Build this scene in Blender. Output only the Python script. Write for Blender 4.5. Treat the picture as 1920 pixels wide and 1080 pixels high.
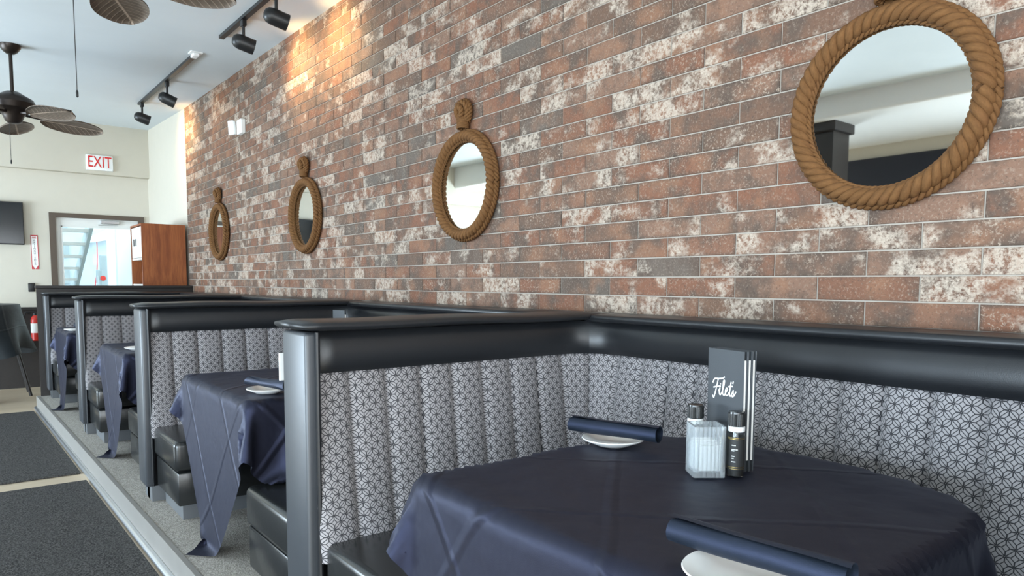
import bpy, bmesh, math, random
import numpy as np
from mathutils import Vector, Matrix
random.seed(7)
for o in list(bpy.data.objects): bpy.data.objects.remove(o)
S = bpy.context.scene
COL = S.collection
PI = math.pi

# ------------------------------------------------------------------ camera, light, exposure
CH = 1.355                                     # eye height; floor z = 0, brick wall at x = D
D = 2.13836
F, YAW, PIT, ROL, CY = 1321.19, 0.663053, 0.076679, 0.004011, 631.318
_r = Vector((math.cos(YAW), -math.sin(YAW), 0))
_f = Vector((math.sin(YAW)*math.cos(PIT), math.cos(YAW)*math.cos(PIT), -math.sin(PIT)))
_u = _r.cross(_f)
CR = math.cos(ROL)*_r + math.sin(ROL)*_u
CU = -math.sin(ROL)*_r + math.cos(ROL)*_u
cam = bpy.data.cameras.new('camera'); camo = bpy.data.objects.new('camera', cam); COL.objects.link(camo)
cam.sensor_width = 36; cam.lens = F/1920*36; cam.shift_y = (CY-540)/1920; cam.clip_start = .05
m = Matrix.Identity(4)
for i in range(3):
    m[i][0] = CR[i]; m[i][1] = CU[i]; m[i][2] = -_f[i]
m[2][3] = CH
camo.matrix_world = m
S.camera = camo
def project(p):
    v = Vector(p) - Vector((0, 0, CH)); d = v.dot(_f)
    return 960 + F*v.dot(CR)/d, CY - F*v.dot(CU)/d, d

S.view_settings.view_transform = 'Standard'; S.view_settings.look = 'None'
S.view_settings.gamma = 1; S.view_settings.use_curve_mapping = False
S.view_settings.exposure = 0.70

W = bpy.data.worlds.new('sky'); S.world = W; W.use_nodes = True
bg = W.node_tree.nodes['Background']; bg.inputs[0].default_value = (.72, .86, 1, 1); bg.inputs[1].default_value = 3.0

def area(name, loc, direction, sx, sy, power, color):
    l = bpy.data.lights.new(name, 'AREA'); l.shape = 'RECTANGLE'; l.size = sx; l.size_y = sy
    l.energy = power; l.color = color
    o = bpy.data.objects.new(name, l); COL.objects.link(o); o.location = loc
    o.rotation_euler = Vector(direction).to_track_quat('-Z', 'Z').to_euler()
    return o
XL, YF, YB = -4.6, -3.6, 10.8                   # left wall, front wall, back wall
DAY = (.70, .86, 1.0)
area('daylight_window_left_front', (XL+.04, -.5, 1.2), (1, 0, 0), 1.4, 5.4, 310, DAY)
area('daylight_window_left_back', (XL+.04, 7.8, 1.2), (1, 0, 0), 1.4, 4.2, 370, DAY)
area('daylight_window_front', (-1.2, YF+.04, 1.6), (0, 1, 0), 5.6, 2.2, 90, (1.0, .96, .90))

# ------------------------------------------------------------------ node helpers
class N:
    def __init__(s, name, rough=.5, spec=.5, metal=0):
        s.m = bpy.data.materials.new(name); s.m.use_nodes = True
        s.t = s.m.node_tree; s.b = s.t.nodes['Principled BSDF']
        s.b.inputs['Roughness'].default_value = rough
        s.b.inputs['Metallic'].default_value = metal
        s.b.inputs['Specular IOR Level'].default_value = spec
    def n(s, typ, **k):
        x = s.t.nodes.new(typ)
        for a, v in k.items(): setattr(x, a, v)
        return x
    def put(s, sock, v):
        if v is None: return
        if isinstance(v, (int, float)): sock.default_value = v
        elif isinstance(v, (tuple, list)):
            sock.default_value = tuple(v) if len(v) == len(sock.default_value) else tuple(v)+(1,)
        else: s.t.links.new(v, sock)
    def math(s, op, a, b=None, c=None, clamp=False):
        x = s.n('ShaderNodeMath', operation=op, use_clamp=clamp)
        for i, v in enumerate((a, b, c)): s.put(x.inputs[i], v)
        return x.outputs[0]
    def mix(s, f, a, b, blend='MIX'):
        x = s.n('ShaderNodeMix', data_type='RGBA', blend_type=blend, clamp_factor=True)
        s.put(x.inputs[0], f); s.put(x.inputs[6], a); s.put(x.inputs[7], b)
        return x.outputs[2]
    def noise(s, vec, scale, detail=3, rough=.55, col=False):
        x = s.n('ShaderNodeTexNoise'); s.put(x.inputs['Vector'], vec)
        x.inputs['Scale'].default_value = scale; x.inputs['Detail'].default_value = detail
        x.inputs['Roughness'].default_value = rough
        return x.outputs['Color' if col else 'Fac']
    def ramp(s, f, a, b):                        # smooth 0..1 between a and b
        x = s.n('ShaderNodeMapRange', interpolation_type='SMOOTHSTEP')
        s.put(x.inputs[0], f); x.inputs[1].default_value = a; x.inputs[2].default_value = b
        return x.outputs[0]
    def coord(s, kind='Object'): return s.n('ShaderNodeTexCoord').outputs[kind]
    def pos(s): return s.n('ShaderNodeNewGeometry').outputs['Position']
    def sep(s, v):
        x = s.n('ShaderNodeSeparateXYZ'); s.put(x.inputs[0], v); return x.outputs
    def comb(s, a, b, c):
        x = s.n('ShaderNodeCombineXYZ'); s.put(x.inputs[0], a); s.put(x.inputs[1], b); s.put(x.inputs[2], c); return x.outputs[0]
    def vmul(s, v, k):
        x = s.n('ShaderNodeVectorMath', operation='MULTIPLY'); s.put(x.inputs[0], v); x.inputs[1].default_value = k; return x.outputs[0]
    def vadd(s, a, b):
        x = s.n('ShaderNodeVectorMath', operation='ADD'); s.put(x.inputs[0], a); s.put(x.inputs[1], b); return x.outputs[0]
    def bump(s, h, strength=.3, dist=.01):
        x = s.n('ShaderNodeBump'); s.put(x.inputs['Height'], h); x.inputs['Strength'].default_value = strength
        x.inputs['Distance'].default_value = dist; s.t.links.new(x.outputs[0], s.b.inputs['Normal'])
    def color(s, v): s.put(s.b.inputs['Base Color'], v)
    def rough(s, v): s.put(s.b.inputs['Roughness'], v)

def plain(name, col, rough=.5, metal=0, spec=.5, vary=.08, scale=8, bump=0, bscale=200):
    k = N(name, rough, spec, metal); c = k.coord()
    f = k.noise(c, scale, 4)
    k.color(k.mix(f, tuple(x*(1-vary) for x in col), tuple(min(1, x*(1+vary)) for x in col)))
    if bump: k.bump(k.noise(c, bscale, 2), bump, .002)
    return k.m
M = {}
M['cream'] = plain('cream_wall_paint', (.56, .52, .435), .7, bump=.08, bscale=90, vary=.03)
M['ceil'] = plain('ceiling_paint', (.58, .625, .645), .75, bump=.25, bscale=28, vary=.09, scale=1.3)
M['vinyl'] = plain('black_vinyl', (.012, .013, .015), .36, spec=.5, bump=.12, bscale=420, vary=.2)
M['vinyl_gloss'] = plain('glossy_black_vinyl', (.014, .015, .015), .24, spec=.6, bump=.35, bscale=16, vary=.2)
M['post'] = plain('satin_black_post', (.030, .034, .040), .42, spec=.75, bump=.05, bscale=300)
M['kick'] = plain('grey_kick_board', (.10, .105, .11), .5)
M['darkwood'] = plain('dark_stained_wood', (.020, .016, .014), .45, vary=.3, scale=30)
M['blackmetal'] = plain('black_metal', (.012, .012, .012), .4, spec=.5)
M['bronze'] = plain('dark_bronze_metal', (.03, .022, .018), .35, metal=.6)
M['alu'] = plain('brushed_aluminium', (.62, .64, .66), .28, metal=.9)
M['riser'] = plain('pale_vinyl_riser', (.24, .225, .205), .45)
M['white'] = plain('white_plastic', (.78, .78, .76), .45, vary=.02)
M['porcelain'] = plain('white_porcelain', (.82, .81, .78), .12, vary=.01)
M['paper'] = plain('white_paper', (.80, .79, .75), .8, vary=.02)
M['screen'] = plain('black_screen', (.006, .008, .010), .12, spec=.5)
M['redpaint'] = plain('red_paint', (.55, .03, .02), .35)
M['redprint'] = plain('red_print', (.50, .04, .05), .5)
M['blackprint'] = plain('black_print', (.02, .02, .02), .6)
M['whiteprint'] = plain('white_print', (.85, .85, .83), .6, vary=.01)
M['doorframe'] = plain('brown_door_frame', (.085, .060, .042), .5)
M['doorwhite'] = plain('white_door_paint', (.72, .72, .68), .5, vary=.02)
M['outwhite'] = plain('pale_outdoor_paint', (.66, .67, .65), .7, vary=.04)
M['outblue'] = plain('pale_blue_siding', (.46, .55, .59), .7, vary=.05)
M['outgrey'] = plain('grey_meter_metal', (.30, .36, .36), .6)
M['asphalt'] = plain('pale_concrete', (.32, .32, .30), .9, bump=.2, bscale=60)
M['menu'] = plain('slate_menu_cover', (.045, .050, .056), .6, bump=.08, bscale=300)
M['gold'] = plain('gold_foil', (.65, .48, .20), .25, metal=1)
M['navywall'] = plain('navy_wall_paint', (.012, .014, .024), .6)
M['silver'] = plain('bare_metal', (.6, .6, .6), .25, metal=1)

def mk_glass():
    k = N('clear_glass', .03); k.b.inputs['Transmission Weight'].default_value = 1; k.b.inputs['IOR'].default_value = 1.45
    k.color((.95, .97, .97)); return k.m
M['glass'] = mk_glass()
def mk_pane():                                   # thin window pane: mostly see-through with a faint reflection
    m = bpy.data.materials.new('window_glass'); m.use_nodes = True; t = m.node_tree
    t.nodes.clear(); o = t.nodes.new('ShaderNodeOutputMaterial'); mx = t.nodes.new('ShaderNodeMixShader')
    a = t.nodes.new('ShaderNodeBsdfTransparent'); b = t.nodes.new('ShaderNodeBsdfGlossy'); b.inputs['Roughness'].default_value = .02
    a.inputs[0].default_value = (.96, .99, .98, 1); mx.inputs[0].default_value = .06
    t.links.new(a.outputs[0], mx.inputs[1]); t.links.new(b.outputs[0], mx.inputs[2]); t.links.new(mx.outputs[0], o.inputs[0])
    return m
M['pane'] = mk_pane()
def mk_frost():
    k = N('frosted_ribbed_glass', .22); k.b.inputs['Transmission Weight'].default_value = .85; k.b.inputs['IOR'].default_value = 1.3
    k.color((.86, .90, .92)); return k.m
M['frost'] = mk_frost()
k = N('mirror_glass', .015, metal=1); k.color((.68, .69, .67)); M['mirror'] = k.m

def mk_brick(L, H, Y0, Z0):
    k = N('weathered_brick_tile', .72, .25)
    p = k.pos(); x, y, z = k.sep(p)
    rz = k.math('DIVIDE', k.math('SUBTRACT', z, Z0), H); row = k.math('FLOOR', rz)
    odd = k.math('MODULO', k.math('ABSOLUTE', row), 2)
    half = k.math('MULTIPLY', k.math('SUBTRACT', 1, odd), .5)
    cy = k.math('ADD', k.math('DIVIDE', k.math('SUBTRACT', y, Y0), L), half); colm = k.math('FLOOR', cy)
    wn = k.n('ShaderNodeTexWhiteNoise', noise_dimensions='2D'); k.put(wn.inputs['Vector'], k.comb(row, colm, 0))
    r1, r2, r3 = k.sep(wn.outputs['Color'])
    wn2 = k.n('ShaderNodeTexWhiteNoise', noise_dimensions='2D'); k.put(wn2.inputs['Vector'], k.comb(colm, k.math('ADD', row, 57), 0))
    q1, q2, q3 = k.sep(wn2.outputs['Color'])
    off = k.vmul(wn.outputs['Color'], (40, 40, 40)); pv = k.vadd(p, off)
    red = (.172, .076, .044); brown = (.128, .074, .049); grey = (.105, .084, .068); pink = (.185, .105, .070)
    base = k.mix(k.ramp(r1, .2, .5), brown, red)
    base = k.mix(k.ramp(r2, .80, .86), base, grey)
    base = k.mix(k.ramp(r3, .62, .9), base, pink)
    n1 = k.noise(pv, 9, 4, .6); base = k.mix(k.ramp(n1, .40, .66), base, (.092, .062, .046))
    n1b = k.noise(pv, 6, 3, .5); base = k.mix(k.math('MULTIPLY', k.ramp(n1b, .5, .7), .7), base, (.23, .115, .066))
    # dark rims on some tiles
    fy = k.math('FRACT', cy); fz = k.math('FRACT', rz)
    ey = k.math('MINIMUM', fy, k.math('SUBTRACT', 1, fy)); ez = k.math('MINIMUM', fz, k.math('SUBTRACT', 1, fz))
    edge = k.math('MINIMUM', k.math('MULTIPLY', ey, L/H), ez)
    rim = k.math('MULTIPLY', k.math('SUBTRACT', 1, k.ramp(edge, .02, .22)), k.math('MULTIPLY', q1, .6))
    base = k.mix(rim, base, (.05, .038, .03))
    # chalky white bloom with its own patch on each tile
    n2 = k.noise(k.vmul(pv, (1, .8, 1.25)), 8.5, 5, .62)
    thr = k.math('MULTIPLY', k.math('SUBTRACT', k.math('POWER', q2, 1.6), .5), .28)
    endpatch = k.math('MULTIPLY', k.ramp(k.math('ABSOLUTE', k.math('SUBTRACT', fy, q3)), .30, .0), .10)
    big = k.math('MULTIPLY', k.math('SUBTRACT', k.noise(p, 1.1, 2), .5), .12)
    bl = k.ramp(k.math('ADD', k.math('ADD', k.math('ADD', n2, thr), endpatch), big), .50, .66)
    sp = k.noise(pv, 120, 3, .75)
    spk = k.ramp(sp, .42, .60)
    spk2 = k.ramp(k.noise(pv, 46, 4, .7), .40, .56)
    fac = k.math('MULTIPLY', bl, k.math('ADD', k.math('MULTIPLY', spk2, .62), k.math('MULTIPLY', spk, .33)))
    flecks = k.math('MULTIPLY', k.ramp(k.noise(pv, 120, 4, .75), .52, .64), k.math('ADD', .22, k.math('MULTIPLY', k.math('MULTIPLY', q1, k.ramp(k.noise(pv, 14, 3), .35, .65)), .75)))
    c = k.mix(fac, base, (.46, .385, .31))
    c = k.mix(flecks, c, (.36, .285, .22))
    dk = k.math('MULTIPLY', k.ramp(k.noise(k.vadd(pv, (7, 3, 1)), 110, 4, .8), .53, .68), .6)
    c = k.mix(dk, c, (.05, .034, .026))
    k.color(c)
    k.bump(k.math('ADD', k.noise(pv, 60, 4, .6), k.math('MULTIPLY', fac, .4)), .35, .003)
    return k.m
BL, BH, BY0, BZ0 = .303, .303/4.05, .86655, CH+.02358
M['brick'] = mk_brick(BL, BH, BY0, BZ0)
M['grout'] = plain('pale_grout', (.34, .30, .255), .85, vary=.12, scale=40, bump=.2)

def mk_fabric():
    k = N('grey_geometric_fabric', .75, .3)
    uv = k.n('ShaderNodeUVMap').outputs[0]; u, v, _ = k.sep(uv); a = .0405
    pq = []
    for op in ('ADD', 'SUBTRACT'):
        t = k.math('DIVIDE', k.math(op, u, v), a)
        pq.append(k.math('SUBTRACT', k.math('FRACT', t), .5))
    p, q = pq
    mm = k.math('MAXIMUM', k.math('ABSOLUTE', p), k.math('ABSOLUTE', q))
    uu = k.math('ABSOLUTE', k.math('MULTIPLY', k.math('ADD', p, q), .5)); vv = k.math('ABSOLUTE', k.math('MULTIPLY', k.math('SUBTRACT', p, q), .5))
    l1 = k.math('ABSOLUTE', k.math('SUBTRACT', mm, .215))
    l3 = k.math('ABSOLUTE', k.math('SUBTRACT', mm, .5))
    inside = k.math('MULTIPLY', k.math('LESS_THAN', mm, .215), 1.0)
    l2 = k.math('ADD', k.math('MULTIPLY', k.math('MINIMUM', uu, vv), 1.0), inside)
    dist = k.math('MINIMUM', k.math('MINIMUM', l1, l3), l2)
    line = k.math('SUBTRACT', 1, k.ramp(dist, .020, .052))
    node = k.math('GREATER_THAN', k.math('MINIMUM', k.math('ABSOLUTE', p), k.math('ABSOLUTE', q)), .475)
    line = k.math('MULTIPLY', line, k.math('SUBTRACT', 1, node))
    w = k.noise(k.comb(u, v, 0), 700, 2); w2 = k.noise(k.comb(u, v, 0), 5, 2)
    ground = k.mix(w, (.235, .222, .225), (.34, .32, .325))
    c = k.mix(line, ground, (.018, .018, .022)); k.color(c)
    k.b.inputs['Sheen Weight'].default_value = .35; k.b.inputs['Sheen Roughness'].default_value = .4
    k.bump(k.math('SUBTRACT', w, k.math('MULTIPLY', line, .6)), .2, .001)
    return k.m
M['fabric'] = mk_fabric()

def mk_cloth(name, col, creases=True):
    k = N(name, .5, .5); k.b.inputs['Specular Tint'].default_value = (.50, .56, 1, 1) if 'navy' in name else (.8, .85, .9, 1)
    uv = k.n('ShaderNodeUVMap').outputs[0]; u, v, _ = k.sep(uv)
    w = k.noise(uv, 900, 2); big = k.noise(uv, 4, 3)
    k.color(k.mix(k.math('ADD', k.math('MULTIPLY', w, .5), k.math('MULTIPLY', big, .5)), tuple(c*.8 for c in col), tuple(c*1.2 for c in col)))
    k.b.inputs['Sheen Weight'].default_value = .03; k.b.inputs['Sheen Roughness'].default_value = .5
    k.b.inputs['Sheen Tint'].default_value = (.45, .5, .75, 1)
    h = k.math('MULTIPLY', k.noise(uv, 7, 3), .5)
    if creases:
        for ax in (u, v):
            wob = k.math('ADD', ax, k.math('MULTIPLY', k.math('SUBTRACT', k.noise(uv, 3, 2), .5), .02))
            t = k.math('ABSOLUTE', k.math('SUBTRACT', k.math('FRACT', k.math('DIVIDE', wob, .42)), .5))
            h = k.math('ADD', h, k.math('MULTIPLY', k.math('SUBTRACT', 1, k.ramp(t, .0, .045)), .35))
    h = k.math('ADD', h, k.math('MULTIPLY', w, .03))
    k.bump(h, .7, .014)
    return k.m
M['cloth'] = mk_cloth('navy_tablecloth', (.0070, .0068, .0088))
M['napkin'] = mk_cloth('navy_napkin', (.009, .013, .018), False)
M['blackcloth'] = mk_cloth('black_tablecloth', (.012, .016, .018))

def mk_rope():
    k = N('manila_rope', .85, .2); uv = k.n('ShaderNodeUVMap').outputs[0]
    f = k.noise(k.vmul(uv, (60, 6, 1)), 6, 4, .7)
    g = k.noise(k.coord(), 9, 3)
    c = k.mix(f, (.05, .021, .007), (.215, .102, .036)); c = k.mix(k.ramp(g, .55, .75), c, (.14, .062, .024)); k.color(c)
    k.bump(f, .6, .004); return k.m
M['rope'] = mk_rope()

def mk_wood():
    k = N('reddish_cherry_veneer', .42, .4); p = k.coord()
    d = k.noise(k.vmul(p, (1, 1, .5)), 3, 2, col=True)
    pv = k.vadd(k.vmul(p, (16, 16, 1.2)), k.vmul(d, (1.6, 1.6, 1.6)))
    g = k.noise(pv, 1.6, 5, .65); g2 = k.noise(k.vmul(p, (240, 240, 7)), 1, 3)
    c = k.mix(k.ramp(g, .3, .7), (.36, .115, .035), (.20, .052, .016)); c = k.mix(k.math('MULTIPLY', k.ramp(g2, .5, .7), .5), c, (.15, .04, .012))
    k.color(c); return k.m
M['cherry'] = mk_wood()

def mk_carpet(name, a, b, sc, bmp):
    k = N(name, .95, .1); p = k.pos()
    n1 = k.noise(p, sc, 3, .7); n2 = k.noise(k.vmul(p, (1, .35, 1)), 9, 4, .6)
    c = k.mix(k.ramp(n1, .38, .62), a, b); c = k.mix(k.math('MULTIPLY', k.ramp(n2, .3, .7), .4), c, tuple(x*.6 for x in b)); k.color(c)
    k.bump(n1, bmp, .006); return k.m
M['carpet'] = mk_carpet('grey_beige_loop_carpet', (.20, .185, .165), (.53, .495, .44), 170, .8)
M['mat'] = mk_carpet('charcoal_floor_mat', (.024, .023, .022), (.11, .105, .10), 120, 1.0)

def mk_floor():
    k = N('pale_oak_plank_floor', .42, .4); p = k.pos(); x, y, z = k.sep(p)
    r = k.math('FLOOR', k.math('DIVIDE', y, .18))
    wn = k.n('ShaderNodeTexWhiteNoise', noise_dimensions='1D'); k.put(wn.inputs['W'], r)
    g = k.noise(k.vadd(k.vmul(p, (2, 30, 1)), k.vmul(wn.outputs['Color'], (30, 30, 30))), 1.5, 4)
    c = k.mix(g, (.46, .36, .25), (.62, .52, .39)); c = k.mix(k.math('MULTIPLY', wn.outputs['Value'], .25), c, (.40, .30, .20))
    k.color(c); return k.m
M['floor'] = mk_floor()
def mk_leaf(name, a, b):
    k = N(name, .6, .3); uv = k.n('ShaderNodeUVMap').outputs[0]; u, v, _ = k.sep(uv)
    w = k.math('ADD', k.math('MULTIPLY', u, 1.0), k.math('MULTIPLY', k.math('ABSOLUTE', v), -.9))
    rib = k.math('ABSOLUTE', k.math('SUBTRACT', k.math('FRACT', k.math('MULTIPLY', w, 22)), .5))
    mid = k.math('LESS_THAN', k.math('ABSOLUTE', v), .006)
    f = k.math('MAXIMUM', k.math('MULTIPLY', k.ramp(rib, .38, .5), .5), mid)
    n = k.noise(k.coord(), 25, 4); c = k.mix(n, a, b); k.color(k.mix(f, c, tuple(min(1, x*2.0+.02) for x in b)))
    k.bump(k.math('ADD', k.ramp(rib, .3, .5), n), .4, .004); return k.m
M['leaf'] = mk_leaf('brown_palm_blade', (.060, .045, .033), (.16, .122, .092))
def emit(name, col, st):
    k = N(name, .5); k.color(col); k.b.inputs['Emission Color'].default_value = col+(1,); k.b.inputs['Emission Strength'].default_value = st; return k.m
M['bulb'] = emit('warm_lamp_face', (1.0, .62, .25), 6)
M['exitred'] = emit('lit_red_letters', (.48, .010, .010), .12)

# ------------------------------------------------------------------ mesh helpers
class G:
    def __init__(s): s.v = []; s.f = []; s.uv = None
    def add(s, vs, fs, uvs=None):
        b = len(s.v); s.v += [tuple(p) for p in vs]; s.f += [tuple(i+b for i in f) for f in fs]
        if uvs is not None:
            s.uv = (s.uv or []) + [tuple(x) for x in uvs]
        return s
    def box(s, x0, x1, y0, y1, z0, z1, mat=None):
        vs = [(x, y, z) for x in (x0, x1) for y in (y0, y1) for z in (z0, z1)]
        if mat: vs = [mat @ Vector(v) for v in vs]
        return s.add(vs, [(0, 1, 3, 2), (4, 6, 7, 5), (0, 4, 5, 1), (2, 3, 7, 6), (0, 2, 6, 4), (1, 5, 7, 3)])
    def rbox(s, x0, x1, y0, y1, z0, z1, r=.01, seg=3, mat=None):
        bm = bmesh.new(); bmesh.ops.create_cube(bm, size=1)
        for v in bm.verts: v.co = Vector(((x0+x1)/2+v.co.x*(x1-x0), (y0+y1)/2+v.co.y*(y1-y0), (z0+z1)/2+v.co.z*(z1-z0)))
        bmesh.ops.bevel(bm, geom=list(bm.edges), offset=r, segments=seg, profile=.5, affect='EDGES', clamp_overlap=True)
        vs = [v.co.copy() for v in bm.verts]
        if mat: vs = [mat @ v for v in vs]
        bm.verts.index_update()
        s.add(vs, [[v.index for v in f.verts] for f in bm.faces]); bm.free(); return s
    def tube(s, path, r, n=8, closed=False, cap=True, uv=True):
        P = [Vector(p) for p in path]; k = len(P); rr = r if isinstance(r, (list, tuple)) else [r]*k
        vs, fs, uvs = [], [], []
        t0 = (P[1]-P[0]).normalized(); nrm = t0.orthogonal().normalized(); acc = 0
        for i, p in enumerate(P):
            a = P[(i-1) % k] if (closed or i) else p; b = P[(i+1) % k] if (closed or i < k-1) else p
            t = (b-a).normalized(); nrm = (nrm - t*nrm.dot(t)).normalized(); bi = t.cross(nrm)
            if i: acc += (p-P[i-1]).length
            for j in range(n):
                an = 2*PI*j/n; vs.append(p + rr[i]*(math.cos(an)*nrm + math.sin(an)*bi)); uvs.append((j/n*r if not isinstance(r, (list, tuple)) else j/n*rr[i], acc))
        for i in range(k if closed else k-1):
            for j in range(n):
                a = i*n+j; b = i*n+(j+1) % n; c = ((i+1) % k)*n+(j+1) % n; d = ((i+1) % k)*n+j
                fs.append((a, b, c, d))
        if cap and not closed:
            fs.append(tuple(range(n-1, -1, -1))); fs.append(tuple((k-1)*n+j for j in range(n)))
        return s.add(vs, fs, uvs if uv else None)
    def lathe(s, prof, n=24, mat=None, smoothcap=True):
        vs, fs = [], []; k = len(prof)
        for r, z in prof:
            for j in range(n):
                a = 2*PI*j/n; vs.append(Vector((r*math.cos(a), r*math.sin(a), z)))
        for i in range(k-1):
            for j in range(n):
                fs.append((i*n+j, i*n+(j+1) % n, (i+1)*n+(j+1) % n, (i+1)*n+j))
        fs.append(tuple(range(n-1, -1, -1))); fs.append(tuple((k-1)*n+j for j in range(n)))
        if mat: vs = [mat @ v for v in vs]
        return s.add(vs, fs)
    def prism(s, poly, z0, z1, mat=None):
        n = len(poly); vs = [Vector((x, y, z0)) for x, y in poly]+[Vector((x, y, z1)) for x, y in poly]
        if mat: vs = [mat @ v for v in vs]
        return s.add(vs, [tuple(range(n-1, -1, -1)), tuple(range(n, 2*n))]+[(i, (i+1) % n, n+(i+1) % n, n+i) for i in range(n)])
    def grid(s, pts, uvs=None, flip=False):      # pts[i][j]
        a = len(pts); b = len(pts[0]); vs = [p for r in pts for p in r]
        fs = [(i*b+j, (i+1)*b+j, (i+1)*b+j+1, i*b+j+1) for i in range(a-1) for j in range(b-1)]
        if flip: fs = [f[::-1] for f in fs]
        return s.add(vs, fs, [u for r in uvs for u in r] if uvs else None)
    def mesh(s, name, off=(0, 0, 0), smooth=False, ang=40):
        me = bpy.data.meshes.new(name)
        me.from_pydata([(v[0]-off[0], v[1]-off[1], v[2]-off[2]) for v in s.v], [], s.f)
        if s.uv and len(s.uv) == len(s.v):
            l = me.uv_layers.new(name='UVMap')
            for lp in me.loops: l.data[lp.index].uv = s.uv[lp.vertex_index]
        me.update()
        if smooth:
            for p in me.polygons: p.use_smooth = True
            if smooth != 'all':
                bm = bmesh.new(); bm.from_mesh(me)
                for e in bm.edges:
                    if len(e.link_faces) == 2 and e.calc_face_angle(0) > math.radians(ang): e.smooth = False
                bm.to_mesh(me); bm.free()
        return me

def root_off(parent):
    o = Vector((0, 0, 0))
    while parent is not None: o = o + parent.location; parent = parent.parent
    return o
def part(name, g, mat, parent=None, smooth=False, local=False, label=None):
    off = (0, 0, 0) if (local or parent is None) else root_off(parent)
    me = g.mesh(name, off, smooth); me.materials.append(M[mat])
    o = bpy.data.objects.new(name, me); COL.objects.link(o); o.parent = parent
    if label: o['label'] = label
    return o
def tag(o, label, cat, group=None):
    o['label'] = label; o['category'] = cat
    if group: o['group'] = group
    return o
def thing(name, loc, label, cat, group=None, rz=0):
    o = bpy.data.objects.new(name, None); COL.objects.link(o); o.location = loc; o.rotation_euler = (0, 0, rz); o.empty_display_size = .1
    return tag(o, label, cat, group)
def solid(name, g, mat, label, cat, group=None, smooth=False, loc=None):
    """a thing that is one mesh; origin at loc"""
    me = g.mesh(name, loc or (0, 0, 0), smooth); me.materials.append(M[mat]); o = bpy.data.objects.new(name, me); COL.objects.link(o)
    if loc: o.location = loc
    return tag(o, label, cat, group)
def struct(name, g, mat, label=None, parent=None, smooth=False):
    o = part(name, g, mat, parent, smooth)
    if parent is None: o['kind'] = 'structure'
    if label: o['label'] = label
    return o
def copy_tree(o, parent=None):
    c = o.copy(); COL.objects.link(c); c.parent = parent
    for ch in o.children: copy_tree(ch, c)
    return c
def text_geo(txt, size, mat, depth=.001, align='CENTER', sx=1.0):
    cu = bpy.data.curves.new('lettering', 'FONT'); cu.body = txt; cu.size = size; cu.extrude = depth; cu.align_x = align; cu.align_y = 'CENTER'; cu.resolution_u = 3
    o = bpy.data.objects.new('lettering', cu); COL.objects.link(o); dg = bpy.context.evaluated_depsgraph_get(); dg.update()
    me = bpy.data.meshes.new_from_object(o.evaluated_get(dg)); g = G()
    g.add([mat @ Vector((v.co.x*sx, v.co.y, v.co.z)) for v in me.vertices], [tuple(p.vertices) for p in me.polygons])
    bpy.data.objects.remove(o); bpy.data.curves.remove(cu); bpy.data.meshes.remove(me); return g

ceilz = lambda y: 3.275+.019*(y-4.65)

# ------------------------------------------------------------------ room shell
struct('floor', G().box(XL-.2, D+.2, YF-.2, YB+.2, -.1, 0), 'floor', 'pale plank floor of the dining room')
g = G(); y0, y1 = YF-.2, YB+.2
g.add([(XL-.2, y0, ceilz(y0)), (D+.2, y0, ceilz(y0)), (D+.2, y1, ceilz(y1)), (XL-.2, y1, ceilz(y1)),
       (XL-.2, y0, 3.75), (D+.2, y0, 3.75), (D+.2, y1, 3.75), (XL-.2, y1, 3.75)],
      [(0, 1, 2, 3), (7, 6, 5, 4), (0, 4, 5, 1), (1, 5, 6, 2), (2, 6, 7, 3), (3, 7, 4, 0)])
struct('ceiling', g, 'ceil', 'pale blue-grey textured ceiling')
# brick wall: grout bed + tiles
YE = 8.95
wall = struct('wall_right', G().box(D+.004, D+.2, YF-.2, YE, 0, 3.45), 'grout', 'weathered red-brown brick tile wall')
J = .0045; TH = .010
def tile_geo(y0, y1, z0, z1):
    c = .0016; a = [(D, y0+c, z0+c), (D, y1-c, z0+c), (D, y1-c, z1-c), (D, y0+c, z1-c)]
    b = [(D+c, y0, z0), (D+c, y1, z0), (D+c, y1, z1), (D+c, y0, z1)]; e = [(D+TH, p[1], p[2]) for p in b]
    return a+b+e, [(3, 2, 1, 0)]+[(i, (i+1) % 4, 4+(i+1) % 4, 4+i) for i in range(4)]+[(4+i, 4+(i+1) % 4, 8+(i+1) % 4, 8+i) for i in range(4)]
tiles = []
for r in range(-4, 28):
    z0 = BZ0+r*BH; z1 = z0+BH; off = BY0 - (.5*BL if r % 2 == 0 else 0)
    for c in range(-17, 30):
        ya, yb = off+c*BL, off+(c+1)*BL
        if ya > YE-.02 or yb < YF+.02: continue
        full = ya > YF and yb < YE
        tiles.append((max(ya, YF)+J/2, min(yb, YE)-J/2, z0+J/2, z1-J/2, full))
def tile_area(t):
    y0, y1, z0, z1, full = t
    if not full or y0 < .25 or z0 < 1.2: return 0
    ps = [project((D, y, z)) for y, z in ((y0, z0), (y1, z0), (y1, z1), (y0, z1))]
    cx = sum(p[0] for p in ps)/4; cy = sum(p[1] for p in ps)/4
    if not (-40 < cx < 1960 and -20 < cy < 620): return 0
    return abs(sum(ps[i][0]*ps[(i+1) % 4][1]-ps[(i+1) % 4][0]*ps[i][1] for i in range(4)))/2
order = sorted(tiles, key=tile_area, reverse=True); big = [t for t in order[:300] if tile_area(t) > 0]; rest = order[len(big):]
vs, fs = tile_geo(0, BL-J, 0, BH-J); g = G().add([(v[0]-D, v[1], v[2]) for v in vs], fs); bme = g.mesh('brick'); bme.materials.append(M['brick'])
for t in big:
    o = bpy.data.objects.new('brick', bme); COL.objects.link(o); o.parent = wall; o.location = (D, t[0], t[2])
g = G()
for t in rest: g.add(*tile_geo(*t[:4]))
o = part('brick_tiles', g, 'brick', wall); o['kind'] = 'stuff'
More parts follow.
